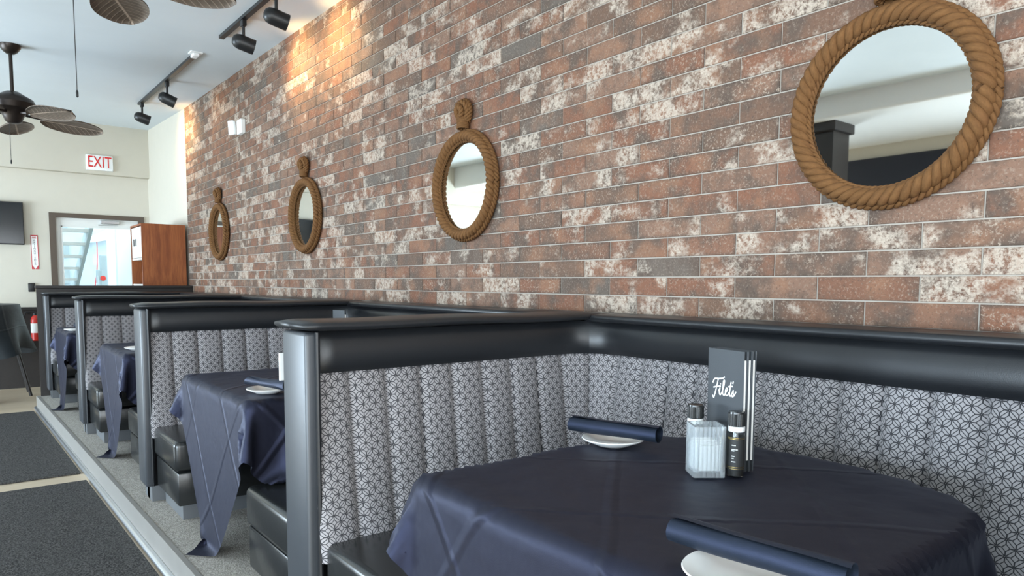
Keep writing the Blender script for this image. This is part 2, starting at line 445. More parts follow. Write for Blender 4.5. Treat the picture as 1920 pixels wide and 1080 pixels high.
# cream return wall, back wall with bulkhead and wainscot
g = G().prism([(D+.002, YE), (D+.2, YE), (D+.2, YB+.1), (2.085, YB+.1)], 0, 3.5)
struct('wall_right_plain', g, 'cream', 'cream painted wall beyond the brick')
DX0, DX1, DZ = .925, 2.02, 2.225
g = G().box(XL-.2, DX0, YB, YB+.15, 0, 3.6).box(DX1, D+.2, YB, YB+.15, 0, 3.6).box(DX0, DX1, YB, YB+.15, DZ, 3.6)
struct('wall_back', g, 'cream', 'cream painted back wall with the exit door')
g = G().rbox(XL, 2.1, YB-.10, YB+.01, 2.745, 3.55, .012, 2)
struct('trim_1', g, 'cream', 'cream bulkhead across the top of the back wall', smooth=True)
g = G().box(XL, DX0-.02, YB-.02, YB, 0, .98); o = struct('trim_2', g, 'darkwood', 'dark wainscot along the foot of the back wall')
part('cap_rail', G().rbox(XL, DX0-.02, YB-.035, YB, .98, 1.02, .006, 2), 'darkwood', o)
# left wall with windows, front wall with windows (behind the camera)
def wall_x(name, x0, x1, ys, openings, z0, z1, mat):
    g = G(); cur = ys[0]
    for a, b in openings:
        g.box(x0, x1, cur, a, 0, 3.5); g.box(x0, x1, a, b, 0, z0); g.box(x0, x1, a, b, z1, 3.5); cur = b
    g.box(x0, x1, cur, ys[1], 0, 3.5); return struct(name, g, mat)
wall_x('wall_left', XL-.2, XL, (YF-.2, YB+.2), [(-3.2, 2.2), (5.7, 9.9)], .5, 1.9, 'cream')
g = G().box(XL-.2, -4, YF-.2, YF, 0, 3.5).box(1.6, D+.2, YF-.2, YF, 0, 3.5).box(-4, 1.6, YF-.2, YF, 0, .5).box(-4, 1.6, YF-.2, YF, 2.7, 3.5)
struct('wall_front', g, 'cream')
# dropped ceiling over the far side of the room, seen in the mirrors
g = G().rbox(XL, -2.8, YF, YB, 3.03, 3.40, .03, 3); struct('trim_3', g, 'white', 'white dropped ceiling edge on the far side of the room', smooth=True)
struct('trim_4', G().box(XL, XL+.03, 2.35, 5.6, 0, 2.88), 'navywall', 'navy painted panel on the far side wall')

# ------------------------------------------------------------------ platform and mats
edge = lambda y: .70-.0225*(y-3.45)
pf = G().prism([(edge(YF), YF), (D+.004, YF), (D+.004, 8.83), (edge(8.83), 8.83)], 0, .15)
plat = struct('floor_platform', pf, 'carpet', 'grey-beige carpeted platform under the booths')
part('riser', G().prism([(edge(YF)-.004, YF), (edge(YF)+.018, YF), (edge(8.83)+.018, 8.83), (edge(8.83)-.004, 8.83)], 0, .152), 'riser', plat, label='pale vinyl step edge')
g = G(); g.tube([(edge(YF)-.012, YF, .022), (edge(8.83)-.012, 8.83, .022)], .02, 10); part('metal_nosing', g, 'alu', plat, True, label='bright aluminium strip')
def mat_obj(y0, y1, label):
    g = G(); g.rbox(-1.0, 0, y0, y1, .0, .014, .006, 2)
    g.v = [(v[0]+(edge(v[1])-.04 if v[0] > -.5 else 0), v[1], v[2]) for v in g.v]
    solid('floor_mat', g, 'mat', label, 'mat', 'charcoal mats in the aisle', loc=(-.3, (y0+y1)/2, 0))
mat_obj(2.2, 5.46, 'large charcoal carpet mat nearest the camera beside the platform')
mat_obj(5.70, 8.72, 'charcoal carpet mat farther down the aisle, before the pale floor')

# ------------------------------------------------------------------ booths
YP = [2.10-2.18, 2.10, 4.28, 6.46, 8.64]
XE = lambda y: .79-.0195*(y-2.1)
PT = .10                                          # half thickness of a divider core
ZS, ZB, ZC = .57, 1.082, 1.205                     # seat top, seam, top of head band
which = ['beside the camera', 'nearest the camera, its brown-lit cap at centre', 'second from the camera, behind the second table', 'third from the camera', 'farthest from the camera, against the dark panel']
def divider(i):
    y = YP[i]; x0 = XE(y); t = thing('booth_divider', (x0, y, .15), 'tall black vinyl booth divider, '+which[i], 'booth divider', 'booth dividers')
    part('core_panel', G().box(x0+.03, 2.0, y-PT+.075, y+PT-.075, .15, ZC), 'vinyl', t)
    g = G().rbox(x0, x0+.05, y-PT, y+PT-.012, .235, ZC, .012, 3); part('end_post', g, 'post', t, True, label='satin blue-black upholstered end post')
    g = G()
    for yy in (y-PT-.006, y+PT-.002): g.tube([(x0+.035, yy, .24), (x0+.035, yy, ZC)], .007, 8)
    part('piping', g, 'vinyl', t, True)
    part('kick_board', G().box(x0+.03, x0+.30, y-PT+.01, y+PT-.01, .15, .235), 'kick', t)
    # cap: soft roll running to the wall
    g = G(); pts = []; uv = []
    n = 26; xs = [x0-.012+ (2.09-x0+.012)*k/n for k in range(n+1)]
    for k2, x in enumerate(xs):
        e = min(1, max(.05, (k2/1.2)))**.5 if k2 < 2 else 1; e2 = math.sqrt(max(.02, 1-max(0, (x-1.9)/.19)**2))
        row = []
        for j in range(14):
            a = 2*PI*j/14; ca, sa = math.cos(a), math.sin(a)
            sy = math.copysign(abs(ca)**.55, ca); sz = math.copysign(abs(sa)**.75, sa)
            wob = .0022*math.sin(x*9+i*2)
            row.append((x, y+sy*(PT+.028)*(.96 if k2 == 0 else 1)*e2, ZC+.018+wob+sz*.017*(.6 if k2 == 0 else 1)*max(.5, e2)))
        row.append(row[0]); pts.append(row)
    g.grid(pts); g.f.append(tuple(range(14))); part('top_cap', g, 'vinyl', t, 'all')
    return t
for i in range(5): divider(i)

def booth(i):
    ya, yb = YP[i]+PT-.035, YP[i+1]-PT+.035           # upholstered faces (top line)
    xa, xb = XE(YP[i])+.030, XE(YP[i+1])+.030
    xw = 1.985; R = .15
    yc = (ya+yb)/2
    names = ['booth nearest the camera, around the front table', 'second booth from the camera, behind the brown-lit cap', 'third booth from the camera', 'farthest booth, before the dark panel']
    t = thing('u_shaped_booth', (1.35, yc, .15), 'grey patterned channel-back '+names[i], 'booth', 'u-shaped booths along the brick wall')
    # path: far arm (at yb) -> wall -> near arm (at ya)
    L1 = (xw-R)-xb; LA = R*PI/2; L2 = (yb-R)-(ya+R); L3 = (xw-R)-xa
    tot = L1+LA+L2+LA+L3
    def path(s):
        if s <= L1: return (xb+s, yb), (0, -1)
        s -= L1
        if s <= LA:
            a = s/R; return (xw-R+R*math.sin(a), yb-R+R*math.cos(a)), (-math.sin(a), -math.cos(a))
        s -= LA
        if s <= L2: return (xw, yb-R-s), (-1, 0)
        s -= L2
        if s <= LA:
            a = s/R; return (xw-R+R*math.cos(a), ya+R-R*math.sin(a)), (-math.cos(a), math.sin(a))
        s -= LA
        return (xw-R-s, ya), (0, 1)
    lean = lambda z: .15*(ZB-z)
    n1 = 8; na = 2; nw = max(8, round(L2/.125)); n3 = 8
    seams = [L1*k/n1 for k in range(n1)]+[L1+LA*k/na for k in range(na)]+[L1+LA+L2*k/nw for k in range(nw)]+[L1+LA+L2+LA*k/na for k in range(na)]+[L1+2*LA+L2+L3*k/n3 for k in range(n3+1)]
    for c in range(len(seams)-1):
        s0, s1 = seams[c], seams[c+1]; pts, uvs = [], []
        for a in range(13):
            f = .5-.5*math.cos(PI*a/12); s = s0+(s1-s0)*f; (px, py), (nx, ny) = path(s); row, ru = [], []
            puff = .022*(1-abs(2*f-1)**4.5)
            for b in range(9):
                z = ZB+.01-(ZB+.01-(ZS-.06))*b/8
                o = -.02+lean(z)+puff*(1 if b else .8)+(.006*math.sin(z*7))
                row.append((px+nx*o, py+ny*o, z)); ru.append((s, z))
            pts.append(row); uvs.append(ru)
        # return of the first channel around the outer edge
        g = G().grid(pts, uvs)
        part('channel_panel', g, 'fabric', t, 'all')
    # head band in three runs with vertical seams at the corners
    for s0, s1 in ((0, L1+LA*.5), (L1+LA*.5, L1+LA*1.5+L2), (L1+LA*1.5+L2, tot)):
        nn = max(10, int((s1-s0)/.035)); pts = []
        for a in range(nn+1):
            s = s0+(s1-s0)*a/nn; (px, py), (nx, ny) = path(s); row = []
            endr = 1
            if s < .03: endr = .25+.75*math.sqrt(s/.03)
            if tot-s < .03: endr = .25+.75*math.sqrt((tot-s)/.03)
            for b in range(10):
                f = b/9; z = ZC-(ZC-ZB+.004)*f; o = -.02+(.016+.022*math.sin(PI*min(1, f*1.02))**.5)*endr+.014*f
                row.append((px+nx*o, py+ny*o, z))
            pts.append(row)
        part('head_band', G().grid(pts), 'vinyl', t, 'all', label='black vinyl head roll')
    # rail on top along the wall
    g = G(); g.rbox(xw-.055, D-.002, YP[i]+PT-.02, YP[i+1]-PT+.02, ZC-.002, ZC+.026, .012, 3); part('top_rail', g, 'vinyl', t, True)
    g = G().box(xw+.035, D-.002, YP[i]+.05, YP[i+1]-.05, .15, ZC); part('wall_frame', g, 'darkwood', t)
    # benches: cushion, base, kick
    def bench(x0, x1, y0, y1, kx0, ky0, kx1, ky1):
        g = G().rbox(x0, x1, y0, y1, .415, ZS, .028, 4); part('seat_cushion', g, 'vinyl_gloss', t, True)
        g = G().rbox(x0+.012, x1, y0, y1, .245, .412, .010, 2); part('seat_base', g, 'vinyl_gloss', t, True)
        part('kick_board', G().box(kx0, kx1, ky0, ky1, .15, .25), 'kick', t)
    dF, dN = .50, .54
    b0, b1 = YP[i+1]-PT, YP[i]+PT
    bench(xb+.01, xw-.02, b0-dF, b0-.02, xb+.06, b0-dF+.09, xw-.03, b0-.02)
    bench(xa+.01, xw-.02, b1+.02, b1+dN, xa+.06, b1+.02, xw-.03, b1+dN-.09)
    bench(1.52, xw-.02, b1+dN+.004, b0-dF-.004, 1.60, b1+dN-.08, xw-.03, b0-dF+.08)
    return t
for i in range(4): booth(i)
# dark panel closing the far booth
g = G().box(.615, D-.005, 8.79, 8.825, .15, 1.275)
pn = thing('booth_end_panel', (.62, 8.8, .15), 'tall dark brown wooden panel closing the row of booths', 'panel')
part('panel_board', g, 'darkwood', pn)
part('panel_cap', G().rbox(.605, D-.005, 8.775, 8.83, 1.275, 1.305, .006, 2), 'darkwood', pn)

# ------------------------------------------------------------------ tables and cloths
ZT = .893
def table_poly(x0, x1, hy, c=.0):
    """front straight edge at x0, rounded wall end at x1; y relative to centre"""
    p = [(x0, -hy), (x1-.30, -hy)]
    for k in range(1, 12):
        a = -PI/2+PI*k/12; p.append((x1-.30+.30*abs(math.cos(a))**.75, hy*math.copysign(abs(math.sin(a))**.85, math.sin(a))))
    p += [(x1-.30, hy), (x0, hy)]
    return p
def drape(poly, cen, side, rot, seed, benches, n=80, steps=170):
    """small position-based cloth: a square cloth laid over the table and let fall"""
    rng = np.random.default_rng(seed)
    a = np.linspace(-side/2, side/2, n); U, Vv = np.meshgrid(a, a, indexing='ij')
    c, s = math.cos(rot), math.sin(rot)
    P = np.stack([cen[0]+c*U-s*Vv, cen[1]+s*U+c*Vv, np.full_like(U, ZT+.004)], -1)
    P[..., 2] += rng.normal(0, .0008, U.shape)
    h = a[1]-a[0]; Q = P.copy()
    poly = np.array(poly); A = poly; B = np.roll(poly, -1, 0); E = B-A; EL = (E**2).sum(1)
    def nearest(p):                               # signed distance to the table outline, and outward direction
        d = p[:, None, :]-A[None]; t = np.clip((d*E[None]).sum(-1)/EL, 0, 1); q = A[None]+t[..., None]*E[None]
        w = p[:, None, :]-q; dd = (w**2).sum(-1); k = dd.argmin(1); r = np.arange(len(p)); q = q[r, k]; w = p-q; dist = np.sqrt(dd[r, k])
        x, y = p[:, 0:1], p[:, 1:2]
        cr = ((A[None, :, 1] > y) != (B[None, :, 1] > y)) & (x < (E[None, :, 0]*(y-A[None, :, 1])/(E[None, :, 1]+1e-12)+A[None, :, 0]))
        ins = cr.sum(1) % 2 == 1
        return np.where(ins, -dist, dist), q, w, ins
    groups = []
    for di, dj, st in ((1, 0, 1.), (0, 1, 1.), (1, 1, .55), (1, -1, .55), (2, 0, .07), (0, 2, .07)):
        L = h*math.hypot(di, dj)
        for par in range(2*max(di, abs(dj)) if max(di, abs(dj)) > 1 else 2):
            if di:
                per = 2*di; i0 = [i for i in range(n-di) if (i % per) in ((range(di) if par == 0 else range(di, per)) if par < 2 else ())]
                if not i0: continue
                ia = np.array(i0); ja = np.arange(n-abs(dj)) + (abs(dj) if dj < 0 else 0)
            else:
                per = 2*dj; j0 = [j for j in range(n-dj) if (j % per) in ((range(dj) if par == 0 else range(dj, per)) if par < 2 else ())]
                if not j0: continue
                ia = np.arange(n); ja = np.array(j0)
            I, Jn = np.meshgrid(ia, ja, indexing='ij'); groups.append((I.ravel(), Jn.ravel(), I.ravel()+di, Jn.ravel()+dj, L, st))
    sd0, q0, w0, ins0 = nearest(P.reshape(-1, 3)[:, :2])
    pin = (ins0 & (sd0 < -.004)).reshape(n, n); PT0 = P.copy(); inv = np.where(pin, 0., 1.)
    free = np.where(~pin.ravel())[0]; ft = P.reshape(-1, 3)
    wts = []
    for (i0, j0, i1, j1, L, st) in groups:
        a0, a1 = inv[i0, j0], inv[i1, j1]; tt = a0+a1; keep = tt > 0
        wts.append((i0[keep]*n+j0[keep], i1[keep]*n+j1[keep], (a0[keep]/tt[keep]*st)[:, None], (a1[keep]/tt[keep]*st)[:, None], L))
    f = P.reshape(-1, 3); prev = f.copy()
    for it in range(steps):
        vel = (f-prev)*(.97 if it < steps*.6 else .9); prev = f.copy(); f = f.copy()
        f[free] += vel[free]; f[free, 2] -= 9.8*(1/60)**2
        for sub in range(7):
            for (ia, ib, wa, wb, L) in wts:
                dv = f[ib]-f[ia]; l = np.sqrt((dv*dv).sum(1))[:, None]+1e-9; cc = dv*((l-L)/l)
                f[ia] += cc*wa; f[ib] -= cc*wb
        p = f[free]; sd, q, w, ins = nearest(p[:, :2])
        out = (sd < .006) & (p[:, 2] < ZT)
        if out.any():
            nd = np.where(ins[:, None], -w, w); nl = np.sqrt((nd**2).sum(1, keepdims=True))+1e-9
            p[out, :2] = q[out]+(nd/nl)[out]*.006
        hi = ins & (p[:, 2] < ZT+.004) & (p[:, 2] > ZT-.004); p[hi, 2] = ZT+.004
        for (x0, x1, y0, y1, z1) in benches:
            b = (p[:, 0] > x0) & (p[:, 0] < x1) & (p[:, 1] > y0) & (p[:, 1] < y1) & (p[:, 2] < z1)
            if b.any():
                dx = np.stack([p[b, 0]-x0, (z1-p[b, 2])*.6, p[b, 1]-y0, y1-p[b, 1]], 1); k = dx.argmin(1); idx = np.where(b)[0]
                p[idx[k == 0], 0] = x0; p[idx[k == 1], 2] = z1; p[idx[k == 2], 1] = y0; p[idx[k == 3], 1] = y1
        p[:, 2] = np.maximum(p[:, 2], .158); p[:, 0] = np.minimum(p[:, 0], 1.90)
        f[free] = p
    P = f.reshape(n, n, 3)
    # lazy wrinkles left on the top
    ph = rng.uniform(0, 6, 6)
    wr = .0055*np.sin(5*U+3*Vv+ph[0])*np.sin(4*Vv-2*U+ph[1])+.003*np.sin(9*U-7*Vv+ph[2])
    P[..., 2] += np.where(pin, np.abs(wr)*np.clip(-sd0.reshape(n, n)/.08, 0, 1), 0)
    return P, U, Vv
def cloth_geo(P, U, Vv):
    g = G(); n = P.shape[0]
    g.grid([[tuple(P[i, j]) for j in range(n)] for i in range(n)], [[(float(U[i, j]), float(Vv[i, j])) for j in range(n)] for i in range(n)]); return g
TBL = [(.825, .965, .480), (.838, 3.215, .500), (.785, 5.42, .470), (.715, 7.70, .470)]     # front edge x, centre y, half width
TN = ['nearest the camera', 'second from the camera', 'third from the camera', 'farthest from the camera']
drapes = {}
for i, (tx, ty, hw) in enumerate(TBL):
    t = thing('booth_table', (tx+.45, ty, .15), 'dining table under a navy cloth in the booth '+TN[i], 'table', 'booth tables')
    poly = [(x, y+ty) for x, y in table_poly(tx, tx+.94, hw)]
    part('table_top', G().prism([(x+.018 if x < tx+.01 else x-.012*(x > tx+.5), ty+(y-ty)*.965) for x, y in poly], ZT-.035, ZT-.004), 'darkwood', t)
    M4 = Matrix.Translation((tx+.48, ty, 0))
    part('column', G().lathe([(.045, .17), (.045, ZT-.04), (.11, ZT-.03)], 16, M4), 'blackmetal', t, True)
    part('foot', G().rbox(tx+.16, tx+.80, ty-.03, ty+.03, .15, .185, .01, 2).rbox(tx+.45, tx+.51, ty-.29, ty+.29, .15, .185, .01, 2), 'blackmetal', t)
    key = 0 if i == 0 else 1
    if key not in drapes:
        xa = XE(ty)+.04
        ben = [(xa, 2.2, ty-2, ty-(ty-(YP[i]+PT+.54))+.0, ZS+.006), (xa, 2.2, YP[i+1]-PT-.50, ty+2, ZS+.006), (1.52, 2.2, ty-2, ty+2, ZS+.006)]
        cen = (tx+.47, ty-.02); side, rot = (1.66, .74) if key == 0 else (1.68, .74)
        P, U, Vv = drape(poly, cen, side, rot, 3+key, ben); drapes[key] = (P-np.array([tx, ty, 0]), U, Vv, hw)
    P, U, Vv, hw0 = drapes[key]; P = P.copy()
    P[..., 1] *= hw/hw0; P = P+np.array([tx, ty, 0])
    lab = ['navy tablecloth on the front table, its drape cut by the picture edge', 'navy tablecloth with a long pointed corner hanging over the platform, second table', 'navy tablecloth on the third table, lit pale blue on its front', 'navy tablecloth on the farthest booth table, its black tip near the step']
    solid('tablecloth', cloth_geo(P, U, Vv), 'cloth', lab[i], 'tablecloth', 'navy tablecloths on the booth tables', smooth='all', loc=(tx+.45, ty, ZT))

ZTOP = ZT+.009
def plate(x, y, label, r=.088):
    g = G().lathe([(0.001, .002), (r*.55, .0), (r*.62, .004), (r*.97, .016), (r, .019), (r*.98, .021), (r*.60, .008), (.001, .006)], 40, Matrix.Translation((x, y, ZTOP)))
    solid('bread_plate', g, 'porcelain', label, 'plate', 'white bread plates', True, (x, y, ZTOP))
def napkin(p0, p1, label, r=.024, z=None, twist=False):
    p0, p1 = Vector((*p0, z or ZTOP+.022+r)), Vector((*p1, z or ZTOP+.022+r)); ax = (p1-p0); Ln = ax.length; ax.normalize()
    sd = Vector((0, 0, 1)).cross(ax).normalized(); up = ax.cross(sd)
    g = G(); pts, uvs = [], []; nt, na = 40, 26
    for a in range(na+1):
        f = a/na; row, ru = [], []
        for b in range(nt+1):
            th = 2*PI*2.3*b/nt; rr = r*(.55+.45*b/nt)*(1+.05*math.sin(f*7+b*.2))
            if twist: rr *= .72+.5*abs(f-.35)
            sl = (f-.5)*Ln + .028*(b/nt)*(f-.5) + (.012*math.sin(th) if twist else 0)
            q = (p0+p1)/2+ax*sl+rr*(math.cos(th+f*(1.6 if twist else .25))*sd+math.sin(th+f*(1.6 if twist else .25))*up); row.append(tuple(q)); ru.append((f*Ln, b/nt*.3))
        pts.append(row); uvs.append(ru)
    g.grid(pts, uvs)
    solid('rolled_napkin', g, 'napkin', label, 'napkin', 'rolled navy napkins', 'all', tuple((p0+p1)/2))
plate(1.428, 1.365, 'white bread plate at the far end of the front table, left of the menus')
napkin((1.385, 1.482), (1.458, 1.238), 'rolled navy napkin on the plate left of the menus')
plate(.915, .605, 'white bread plate at the bottom edge of the picture')
napkin((.918, .729), (.949, .465), 'rolled navy napkin across the plate at the bottom edge')
plate(.972, 2.865, 'white bread plate on the second table, by the divider post', .085)
napkin((.925, 2.95), (.985, 2.71), 'loosely twisted navy napkin on the plate of the second table', .024, twist=True)
plate(.91, 5.16, 'white bread plate on the third table, half hidden by a divider')
napkin((.935, 5.28), (.96, 5.03), 'rolled navy napkin on the third table, behind the divider post')
plate(.80, 7.46, 'white bread plate on the farthest booth table')
napkin((.82, 7.56), (.85, 7.32), 'rolled navy napkin on the farthest booth table')

# ------------------------------------------------------------------ table set: menus, grinders, ribbed glass
def rotm(x, y, a, z=0): return Matrix.Translation((x, y, z)) @ Matrix.Rotation(a, 4, 'Z')
def menu(x, y, a, label, logo=False, hgt=.292):
    """cover faces local -x; width along local y"""
    t = thing('menu', (x, y, ZTOP), label, 'menu', 'menus standing on the tables', a); w = .062
    part('front_cover', G().rbox(-.006, -.0042, -w, w, 0, hgt, .001, 1), 'menu', t, local=True)
    part('back_cover', G().rbox(.0042, .006, -w, w, 0, hgt, .001, 1), 'menu', t, local=True)
    part('spine', G().box(-.006, .006, w-.003, w, 0, hgt), 'menu', t, local=True)
    part('pages', G().box(-.0028, .0028, -w+.002, w-.006, .028, hgt-.022), 'paper', t, local=True)
    if logo:
        strokes = [[(-.43, .16), (-.36, .28), (-.2, .30), (-.05, .33), (.02, .38)], [(-.22, .30), (-.27, .1), (-.33, -.12), (-.38, -.26), (-.43, -.2)], [(-.40, .03), (-.28, .07), (-.12, .10)],
                   [(-.2, -.06), (-.14, .05), (-.17, -.1), (-.13, -.15), (-.06, -.05), (.0, .12), (.02, .27), (-.02, .25), (-.04, .02), (-.03, -.12), (.03, -.13), (.08, -.05), (.14, .04), (.10, .07), (.06, -.02), (.08, -.13), (.15, -.12), (.20, -.03)],
                   [(.27, .27), (.23, .05), (.22, -.10), (.26, -.13), (.31, -.05), (.36, .05), (.35, -.02), (.37, -.10), (.33, -.14), (.29, -.1), (.37, -.12), (.46, .02)], [(.17, .12), (.26, .14), (.34, .15)], [(.35, .29), (.33, .22)], [(-.13, .15), (-.12, .17)]]
        g = G(); sc = .092
        for st in strokes:
            P3 = [Vector((-.0064, -u*sc+.004, hgt*.655+v*sc*.95)) for u, v in st]
            sm = []
            for i in range(len(P3)-1):
                pa, pb, pc, pd = P3[max(0, i-1)], P3[i], P3[i+1], P3[min(len(P3)-1, i+2)]
                for k in range(5):
                    f = k/5; sm.append(.5*((2*pb)+(pc-pa)*f+(2*pa-5*pb+4*pc-pd)*f*f+(3*pb-pa-3*pc+pd)*f**3))
            sm.append(P3[-1]); g.tube(sm, .0017, 6, uv=False)
        g.v = [(-.0064+(v[0]+.0064)*.25, v[1], v[2]) for v in g.v]
        part('lettering', g, 'whiteprint', t, True, local=True, label='white script lettering')
    return t
ma = -.22
for k in range(3):
    dx, dy = .0135*k*math.cos(ma), .0135*k*math.sin(ma)
    menu(1.474+dx, 1.028+dy, ma, ['front menu with white script lettering, behind the salt and pepper grinders', 'slate menu second in the standing stack on the front table', 'rearmost slate menu of the standing stack on the front table'][k], k == 0)
menu(1.62, 3.60, .1, 'menu whose top shows above the divider cap in the second booth', hgt=.30)
def grinder(x, y, label):
    t = thing('spice_grinder', (x, y, ZTOP), label, 'grinder', 'spice grinders on the front table'); r = .0195
    A = Matrix.Identity(4)
    part('bottle', G().lathe([(r*.8, 0), (r, .003), (r, .092), (r*.97, .108), (r*.9, .112)], 28), 'glass', t, True, local=True)
    part('contents', G().lathe([(r*.86, .004), (r*.86, .088), (.001, .089)], 20), 'blackprint', t, True, local=True)
    lb = part('label', G().lathe([(r*1.012, .018), (r*1.012, .096)], 28), 'blackprint', t, True, local=True, label='black printed label')
    for z in (.0205, .0245, .0905, .0935): part('gold_line', G().lathe([(r*1.02, z), (r*1.02, z+.0015)], 28), 'gold', lb, True, local=True)
    g = G()
    for z, w in ((.076, .5), (.066, .75), (.063, .35), (.050, .4), (.045, .28), (.037, .5)):   # fine print lines
        a0 = math.atan2(-y, -x)
        for k in range(6):
            a = a0-.5+w*k/6; b = a+w/9
            g.add([(r*1.025*math.cos(q), r*1.025*math.sin(q), zz) for q, zz in ((a, z), (b, z), (b, z+.0022), (a, z+.0022))], [(0, 1, 2, 3)])
    part('fine_print', g, 'whiteprint', lb, local=True)
    part('white_collar', G().lathe([(r*.98, .108), (r*1.0, .110), (r*1.0, .118), (r*.96, .120)], 28), 'white', t, True, local=True)
    g = G(); pts = []
    for k in range(56):
        a = 2*PI*k/56; rr = r*(1.04 if k % 2 else .985); pts.append((rr*math.cos(a), rr*math.sin(a)))
    g.prism(pts, .121, .150).lathe([(r*.98, .150), (r*.95, .154), (r*.6, .155)], 28)
    part('cap', g, 'vinyl_gloss', t, local=True, label='ridged black cap')
grinder(1.424, 1.082, 'black-capped grinder standing behind the ribbed glass')
grinder(1.421, .962, 'black-capped grinder with a black and gold label, right of the ribbed glass')
t = thing('ribbed_glass_holder', (1.381, 1.018, ZTOP), 'square ribbed glass holder full of white packets on the front table', 'glass holder', rz=math.atan2(.968-1.011, 1.391-1.334))
g = G(); w = .0355; ribs = 7; out = []
for sx, sy, ex, ey in ((-w, -w, w, -w), (w, -w, w, w), (w, w, -w, w), (-w, w, -w, -w)):
    for k in range(ribs*4):
        f = k/(ribs*4); nx, ny = (ey-sy)/(2*w), -(ex-sx)/(2*w); b = .0028*abs(math.sin(PI*f*ribs)); out.append((sx+(ex-sx)*f+nx*b, sy+(ey-sy)*f+ny*b))
n = len(out); inn = [(x*.88, y*.88) for x, y in out]
vs = [(x, y, 0) for x, y in out]+[(x, y, .120) for x, y in out]+[(x, y, .120) for x, y in inn]+[(x, y, .012) for x, y in inn]
fs = [tuple(range(n-1, -1, -1)), tuple(range(3*n, 4*n))]
for b in range(3): fs += [(b*n+i, b*n+(i+1) % n, (b+1)*n+(i+1) % n, (b+1)*n+i) for i in range(n)]
part('ribbed_cup', g.add(vs, fs), 'frost', t, local=True)
for k in range(7): part('packet', G().rbox(-.027, .027, -.028+k*.0082, -.028+k*.0082+.006, .014, .074+.005*(k % 3), .001, 1), 'paper', t, local=True)
# small white plate on the back of the first divider
solid('white_card', G().rbox(.80, .835, 2.245, 2.251, 1.035, 1.125, .002, 2), 'white', 'small white plate on the far side of the nearest divider', 'wall plate')

# ------------------------------------------------------------------ rope mirrors
def rope_ring(R, r, z, turns, strands=3, n=300, seg=7):
    g = G()
    for s in range(strands):
        path = []
        for k in range(n):
            a = 2*PI*k/n; ph = turns*a+2*PI*s/strands; rr = R+.53*r*math.cos(ph)
            path.append((rr*math.cos(a), rr*math.sin(a), z+.53*r*math.sin(ph)))
        g.tube(path, r*.475, seg, closed=True)
    return g
def rope_path(pts, r, turns, strands=3, seg=6, sub=10):
    P = [Vector(p) for p in pts]; sm = []
    for i in range(len(P)-1):
        pa, pb, pc, pd = P[max(0, i-1)], P[i], P[i+1], P[min(len(P)-1, i+2)]
        for k in range(sub):
            f = k/sub; sm.append(.5*((2*pb)+(pc-pa)*f+(2*pa-5*pb+4*pc-pd)*f*f+(3*pb-pa-3*pc+pd)*f**3))
    sm.append(P[-1]); g = G(); nrm = (sm[1]-sm[0]).orthogonal().normalized(); fr = []
    for i, p in enumerate(sm):
        t = (sm[min(i+1, len(sm)-1)]-sm[max(i-1, 0)]).normalized(); nrm = (nrm-t*nrm.dot(t)).normalized(); fr.append((p, nrm.copy(), t.cross(nrm)))
    for s in range(strands):
        g.tube([p+.5*r*(math.cos(2*PI*(turns*i/len(sm)+s/strands))*a+math.sin(2*PI*(turns*i/len(sm)+s/strands))*b) for i, (p, a, b) in enumerate(fr)], r*.56, seg)
    return g
# local frame: +z out of the wall, +y up, x to the viewer's left along the wall
mmesh = {}
def rope_mirror(y, z, label):
    t = thing('rope_mirror', (D-.001, y, z), label, 'mirror', 'round rope-framed mirrors on the brick wall')
    t.matrix_world = Matrix(((0, 0, -1, D-.001), (-1, 0, 0, y), (0, 1, 0, z), (0, 0, 0, 1)))
    t.location = (D-.001, y, z)
    if not mmesh:
        def mk(nm, g, mat, smooth=True):
            me = g.mesh(nm, smooth=smooth); me.materials.append(M[mat]); mmesh[nm] = me
        g = G(); g.lathe([(.226, .012), (.232, .012), (.232, .0165), (.226, .018), (.001, .018)], 96); mk('glass', g, 'mirror', False)
        mk('backing_board', G().lathe([(.255, .001), (.255, .012), (.22, .012)], 64), 'darkwood')
        mk('outer_rope', rope_ring(.256, .027, .036, 19, seg=10), 'rope', 'all')
        mk('inner_rope', rope_ring(.232, .0105, 0.026, 30, n=420, seg=6), 'rope', 'all')
        mk('side_rope', rope_ring(.277, .0165, .018, 28, n=420, seg=7), 'rope', 'all')
        g = G()
        for k in range(7): g.tube([(.034*math.cos(a)*1.0, .298+k*.0075+.0026*math.sin(a), .030+.026*math.sin(a)) for a in [2*PI*q/20 for q in range(20)]], .0058, 6, closed=True)
        mk('whipping', g, 'rope', 'all')
        c = (0.0, .385, .034); g = rope_path([(.012, .30, .026), (.03, .345, .03), (.045, .385, .034), (.022, .422, .042), (-.022, .42, .044), (-.042, .385, .040), (-.022, .352, .04), (.012, .352, .05), (.024, .382, .056), (.004, .404, .06), (-.018, .388, .058), (-.012, .362, .05), (-.004, .33, .034)], .0165, 9, sub=9)
        h = rope_path([(-.02, .30, .03), (-.036, .34, .022), (-.05, .38, .022), (-.03, .425, .024), (.012, .436, .026), (.046, .41, .024), (.05, .37, .022), (.03, .33, .022)], .0155, 6, sub=9)
        for q in (h,): g.add(q.v, q.f, q.uv)
        mk('knot', g, 'rope', 'all')
    for nm, me in mmesh.items():
        o = bpy.data.objects.new(nm, me); COL.objects.link(o); o.parent = t
    return t
for y, lab in ((.972, 'largest-looking round mirror in a rope frame, at the upper right'), (3.122, 'round rope-framed mirror over the cap of the nearest divider, second from the right'), (5.30, 'round rope-framed mirror, second from the far end of the brick wall'), (7.585, 'smallest-looking round rope-framed mirror, nearest the far end of the brick wall')):
    rope_mirror(y, 1.861, lab)

